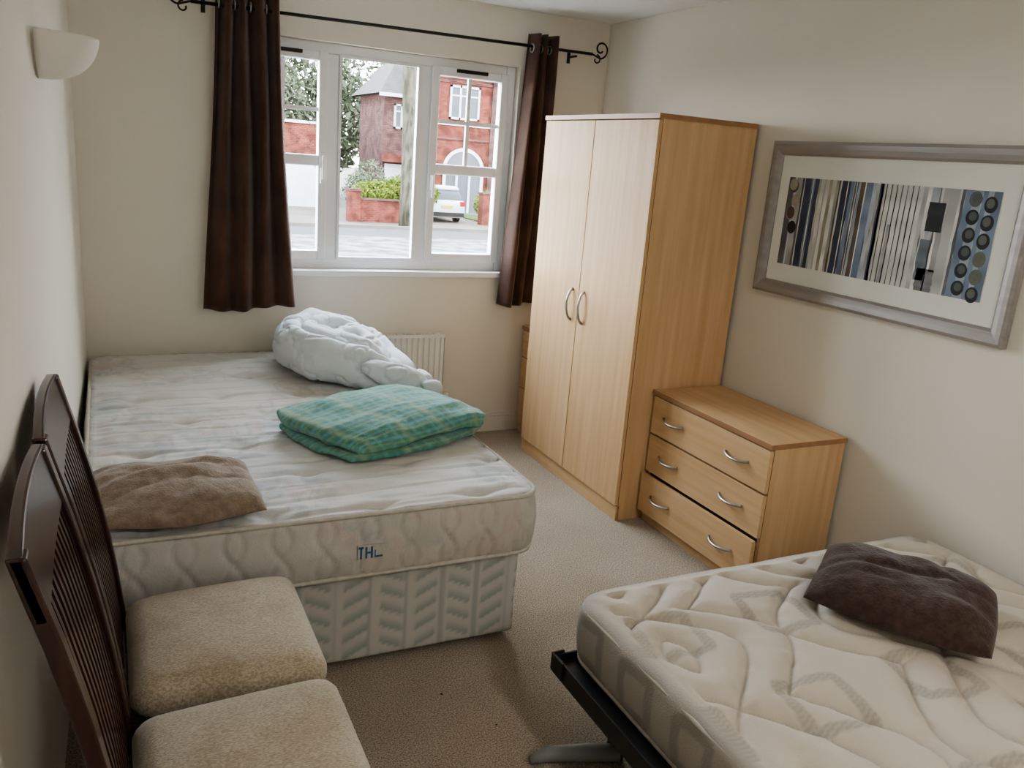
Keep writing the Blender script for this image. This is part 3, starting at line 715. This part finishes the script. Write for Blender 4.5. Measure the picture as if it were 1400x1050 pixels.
M_leafB=mat('tree_leaves',dk((.34,.44,.24)),.85,dk((.65,.72,.48)),1,spec=.1)
M_car=mat('silver_car_paint',dk((2.4,2.45,2.55)),.4,dk((2.2,2.25,2.35)),2,spec=.2)
M_cglass=mat('car_glass',dk((.20,.24,.28)),.3,dk((.16,.2,.24)),2,spec=.2)
M_red=mat('tail_light',dk((1.2,.05,.04)),.4,dk((1.0,.05,.04)),2,spec=.1)
M_plate=mat('yellow_plate',dk((2.4,1.7,.2)),.5,dk((2.2,1.6,.2)),2,spec=.1)
M_tyre=mat('rubber',dk((.10,.10,.10)),.9,dk((.08,.08,.08)),5,spec=.1)
box('ground_outside',-40,80,.3,120,GZ-.1,GZ,M_pave)
box('road',-40,80,14,22.6,GZ,GZ+.02,M_grav)
box('asphalt_strip',-40,80,22.6,25.5,GZ,GZ+.015,M_road)
box('kerb',-40,80,25.5,25.7,GZ,GZ+.12,M_pave)
box('lawn_outside',15.3,19,29.4,34,GZ,GZ+.05,M_grass)
gw=group('garden_wall',(9.5,28.4,GZ))
boxes('courses',[(8.9,11.6,28.2,28.5,GZ,-.35)],M_brickR,gw)
boxes('piers',[(8.7,9.15,28.05,28.55,GZ,.0),(11.5,11.9,28.05,28.55,GZ,-.1)],M_brickR,gw)
boxes('coping',[(8.65,9.2,28.0,28.6,0,.07),(9.15,11.5,28.15,28.55,-.35,-.28),(11.45,11.95,28.0,28.6,-.1,-.03)],M_brickD,gw)
gp=group('gate_pier',(14.9,29,GZ)); boxes('shaft',[(14.7,15.2,28.8,29.3,GZ,.1),(16.6,18.5,28.9,29.2,GZ,-.3)],M_brickR,gp); boxes('cap',[(14.65,15.25,28.75,29.35,.1,.18)],M_brickD,gp)
def foliage(name,cells,n,size,m,seed):
    r=np.random.default_rng(seed); V=[];F=[]
    for (cx,cy,cz,rx,ry,rz) in cells:
        d=r.normal(size=(n,3)); d/=np.linalg.norm(d,axis=1)[:,None]; q=r.uniform(.45,1,size=(n,1))**.5
        c=np.array([cx,cy,cz])+np.array([rx,ry,rz])*d*q
        T=c[:,None,:]+r.normal(size=(n,3,3))*size
        b=len(V); V.extend(T.reshape(-1,3)); F.extend([(b+3*i,b+3*i+1,b+3*i+2) for i in range(n)])
    return mesh_obj(name,V,F,m)
foliage('hedge',[(x,29.6+.2*math.sin(x*3),-.1+.15*math.sin(x*2.3),.75,.6,.6) for x in np.arange(9.9,12.6,.45)],1300,.055,M_leafA,1)
foliage('garden_shrub',[(15.6,30.5,-.4,.6,.5,.55),(16.4,30.8,-.3,.6,.5,.6)],1200,.05,M_leafA,2)
foliage('garden_shrub.001',[(9.9,31,-.2,.7,.6,.9),(10.9,33,.2,.8,.6,1.0)],1200,.05,M_leafB,3)
foliage('conifer_tree',[(9.0,47,3.2,2.0,2.0,3.2),(11.5,49,4.2,2.6,2,3.8),(13.5,50,3.5,2.2,2,3.5),(7,46,2.5,2.5,2,3.5),(5,46,3.5,2.5,2,4.5)],3600,.15,M_leafB,4)
foliage('conifer_tree.001',[(16.5,55,5,3,2,3.5),(4,53,4,3,2,5)],2000,.14,M_leafB,5)
def tree(name,x,y,z0,h,r0,seed,m=M_bark,depth=4,low=2,nb=4):
    r=random.Random(seed); L=[]
    def br(p,d,ln,rad,k):
        top_=(k==depth)
        P=[p];q=p.copy();dd=d.copy();n=8 if top_ else 5
        for i in range(n):
            j=.03 if top_ else .12
            dd=(dd+Vector((r.uniform(-j,j),r.uniform(-j,j),r.uniform(-.03,.08)))).normalized(); q=q+dd*ln/n; P.append(q.copy())
        L.append(tube_geo(P,[rad*(1-.35*i/n) for i in range(n+1)],9))
        if k>0:
            for i in range(nb if k>1 else 5):
                a=r.uniform(0,6.28); o=Vector((math.cos(a),math.sin(a),r.uniform(.3,.9))).normalized()
                br(P[r.randint(min(n,low+ (3 if top_ else 0)),n)],(dd*.4+o).normalized(),ln*r.uniform(.3,.45),rad*.36,k-1)
    br(Vector((x,y,z0)),Vector((.01,0,1)),h,r0,depth)
    V,F=merge(L); return mesh_obj(name,V,F,m,None,True)
tree('street_tree',10.66,26.4,GZ,10.5,.46,3,depth=3,low=3)
tree('bare_tree',8.7,32.6,GZ,3.0,.05,5,low=1)
gr=group('garage_building',(6,36,GZ))
boxes('walls',[(1.0,9.6,35.2,42,GZ,2.5)],M_brickR,gr); boxes('coping',[(.9,9.7,35.1,42.1,2.5,2.62)],M_white,gr)
boxes('garage_doors',[(6.9,9.2,35.12,35.2,GZ,.75),(3.6,6.2,35.12,35.2,GZ,.75)],M_white,gr)
hs=group('brick_house',(16,40,GZ))
boxes('wing_dark',[(13.0,15.2,38,42.5,GZ,4.35)],M_brickD,hs)
boxes('main_red',[(14.8,24,36,46,GZ,5.6)],M_brickR,hs)
boxes('corner_pilasters',[(14.75,15.05,35.85,36.0,GZ,5.45),(17.95,18.25,35.85,36.0,GZ,5.45)],M_brickD,hs)
def gable(name,x0,x1,y0,y1,z0,z1,m):
    ym_=(y0+y1)/2; q=(x1-x0)*.28
    V=[(x0,y0,z0),(x1,y0,z0),(x1,y1,z0),(x0,y1,z0),(x0+q,ym_,z1),(x1-q,ym_,z1)]
    mesh_obj(name,V,[(0,1,5,4),(1,2,5),(2,3,4,5),(3,0,4),(3,2,1,0)],m,hs)
gable('roof_wing',12.6,19.5,37.5,43.0,4.35,6.7,M_roof); gable('roof_main',14.4,24.4,35.5,46.5,5.6,8.8,M_roof)
boxes('eaves',[(12.6,15.2,37.5,37.6,4.2,4.37),(14.4,24.4,35.5,35.6,5.45,5.62)],M_white,hs)
boxes('band_course',[(15.05,17.95,35.93,36.0,3.05,3.20),(18.25,24,35.93,36.0,3.05,3.20)],M_white,hs)
boxes('brick_courses',[(15.05,17.95,35.93,36.0,2.35,2.45),(15.05,17.95,35.93,36.0,5.05,5.2),(18.25,24,35.93,36.0,5.05,5.2)],M_brickD,hs)
def hwin(x0,x1,y,z0,z1,nx=2):
    fr=[(x0,x1,y-.08,y,z0,z0+.1),(x0,x1,y-.08,y,z1-.1,z1)]+[(x0+(x1-x0-.1)*i/nx,x0+(x1-x0-.1)*i/nx+.1,y-.08,y,z0,z1) for i in range(nx+1)]+[(x0,x1,y-.06,y,z0+(z1-z0)*.68,z0+(z1-z0)*.68+.07)]
    boxes('window_frame',fr,M_white,hs); boxes('window_pane',[(x0+.05,x1-.05,y-.03,y-.01,z0+.05,z1-.05)],M_winD,hs)
hwin(15.7,17.3,36,3.35,4.95,3); hwin(18.8,20.8,36,3.35,4.95,3); hwin(13.5,13.95,38,2.7,3.9,1); hwin(14.3,14.7,38,1.8,3.9,1)
boxes('wing_garage_door',[(13.1,14.6,37.93,38,GZ,.95)],M_white,hs); boxes('wing_lintel',[(12.9,14.9,37.4,38,1.05,1.45)],M_brickR,hs)
V=[];F=[];n=20; xc,zc,ro,ri_=16.6,.85,1.15,.98
for i in range(n+1):
    a=math.pi*i/n
    for r_ in(ro,ri_): V.append((xc+r_*math.cos(a),35.9,zc+r_*math.sin(a)))
for i in range(n): F.append((2*i,2*i+1,2*i+3,2*i+2))
mesh_obj('arch_trim',V,F,M_white,hs)
V=[(xc,35.93,zc)]+[(xc+ri_*math.cos(math.pi*i/n),35.93,zc+ri_*math.sin(math.pi*i/n)) for i in range(n+1)]
mesh_obj('arch_glass',V,[(0,i+1,i+2) for i in range(n)],M_winD,hs)
boxes('porch',[(xc-1.1,xc-.95,35.85,35.95,GZ,zc),(xc+.95,xc+1.1,35.85,35.95,GZ,zc),(xc-.4,xc-.3,35.85,35.95,GZ,zc),(xc+.3,xc+.4,35.85,35.95,GZ,zc),(xc-1.1,xc+1.1,35.85,35.95,zc-.08,zc+.05)],M_white,hs)
boxes('porch_glass',[(xc-1.0,xc+1.0,35.95,35.98,GZ,zc)],M_winD,hs)
cg=group('parked_car',(13.3,31,GZ))
def loft(name,secs,m,par):
    V=[];F=[];n=len(secs[0])
    for s_ in secs: V+=s_
    for i in range(len(secs)-1):
        for k_ in range(n): a=i*n+k_;b=i*n+(k_+1)%n; F.append((a,b,b+n,a+n))
    F.append(tuple(range(n))[::-1]); F.append(tuple((len(secs)-1)*n+q for q in range(n)))
    o=mesh_obj(name,V,F,m,par,True); return o
def sec(y,hw,z0,z1,xc=13.25,r=.15,n=5):
    P=[]
    for sx,sz,a0 in((1,1,0),(-1,1,90),(-1,-1,180),(1,-1,270)):
        for i in range(n+1):
            a=math.radians(a0+90*i/n); P.append((xc+sx*(hw-r)+r*math.cos(a),y,(z1-r if sz>0 else z0+r)+r*math.sin(a)))
    return P
loft('body',[sec(29.3,.78,GZ+.35,GZ+.85),sec(29.4,.86,GZ+.22,GZ+.95),sec(30.5,.88,GZ+.2,GZ+1.0),sec(32.2,.88,GZ+.2,GZ+.98),sec(33.2,.84,GZ+.22,GZ+.85),sec(33.5,.7,GZ+.3,GZ+.7)],M_car,cg)
loft('cabin_glass',[sec(29.45,.74,GZ+.8,GZ+1.02,r=.08),sec(29.75,.70,GZ+.8,GZ+1.42,r=.15),sec(31.3,.68,GZ+.8,GZ+1.46,r=.15),sec(32.3,.72,GZ+.8,GZ+1.0,r=.08)],M_cglass,cg)
loft('roof',[sec(29.70,.66,GZ+1.36,GZ+1.47,r=.05),sec(30.2,.68,GZ+1.38,GZ+1.52,r=.06),sec(31.3,.66,GZ+1.36,GZ+1.49,r=.05)],M_car,cg)
boxes('tail_lights',[(12.42,12.66,29.28,29.5,GZ+.72,GZ+.92),(13.84,14.08,29.28,29.5,GZ+.72,GZ+.92)],M_red,cg,.02)
boxes('number_plate',[(13.0,13.5,29.26,29.30,GZ+.62,GZ+.74)],M_plate,cg)
boxes('bumper',[(12.45,14.05,29.25,29.35,GZ+.28,GZ+.45)],M_tyre,cg,.02)
L=[]
for xx in(12.42,13.92):
    for yy in(30.1,32.6): L.append(tube_geo([(xx,yy,GZ+.31),(xx+.18,yy,GZ+.31)],.31,20))
V,F=merge(L); mesh_obj('wheels',V,F,M_tyre,cg)

# ---------------------------------------------------------------- world + window portal
wo=bpy.data.worlds.new('sky'); SC.world=wo; wo.use_nodes=True; nt=wo.node_tree; bgn=nt.nodes['Background']
tc=nt.nodes.new('ShaderNodeTexCoord'); sp=nt.nodes.new('ShaderNodeSeparateXYZ'); rp=nt.nodes.new('ShaderNodeValToRGB')
nt.links.new(tc.outputs['Generated'],sp.inputs[0]); nt.links.new(sp.outputs[2],rp.inputs[0]); nt.links.new(rp.outputs[0],bgn.inputs[0])
rp.color_ramp.elements[0].color=(.94,.97,1,1); rp.color_ramp.elements[1].color=(.75,.88,1,1); rp.color_ramp.elements[1].position=.8
bgn.inputs[1].default_value=17
pd=bpy.data.lights.new('window_portal','AREA'); pd.shape='RECTANGLE'; pd.size=1.54; pd.size_y=1.14; pd.cycles.is_portal=True
po=bpy.data.objects.new('window_portal',pd); po.location=((wx0+wx1)/2,.17,(wz0+wz1)/2); po.rotation_euler=(math.radians(-90),0,0); COL.objects.link(po)
SC.view_settings.view_transform='AgX'; SC.view_settings.exposure=0.65
try: SC.view_settings.look='AgX - Medium High Contrast'
except Exception: pass
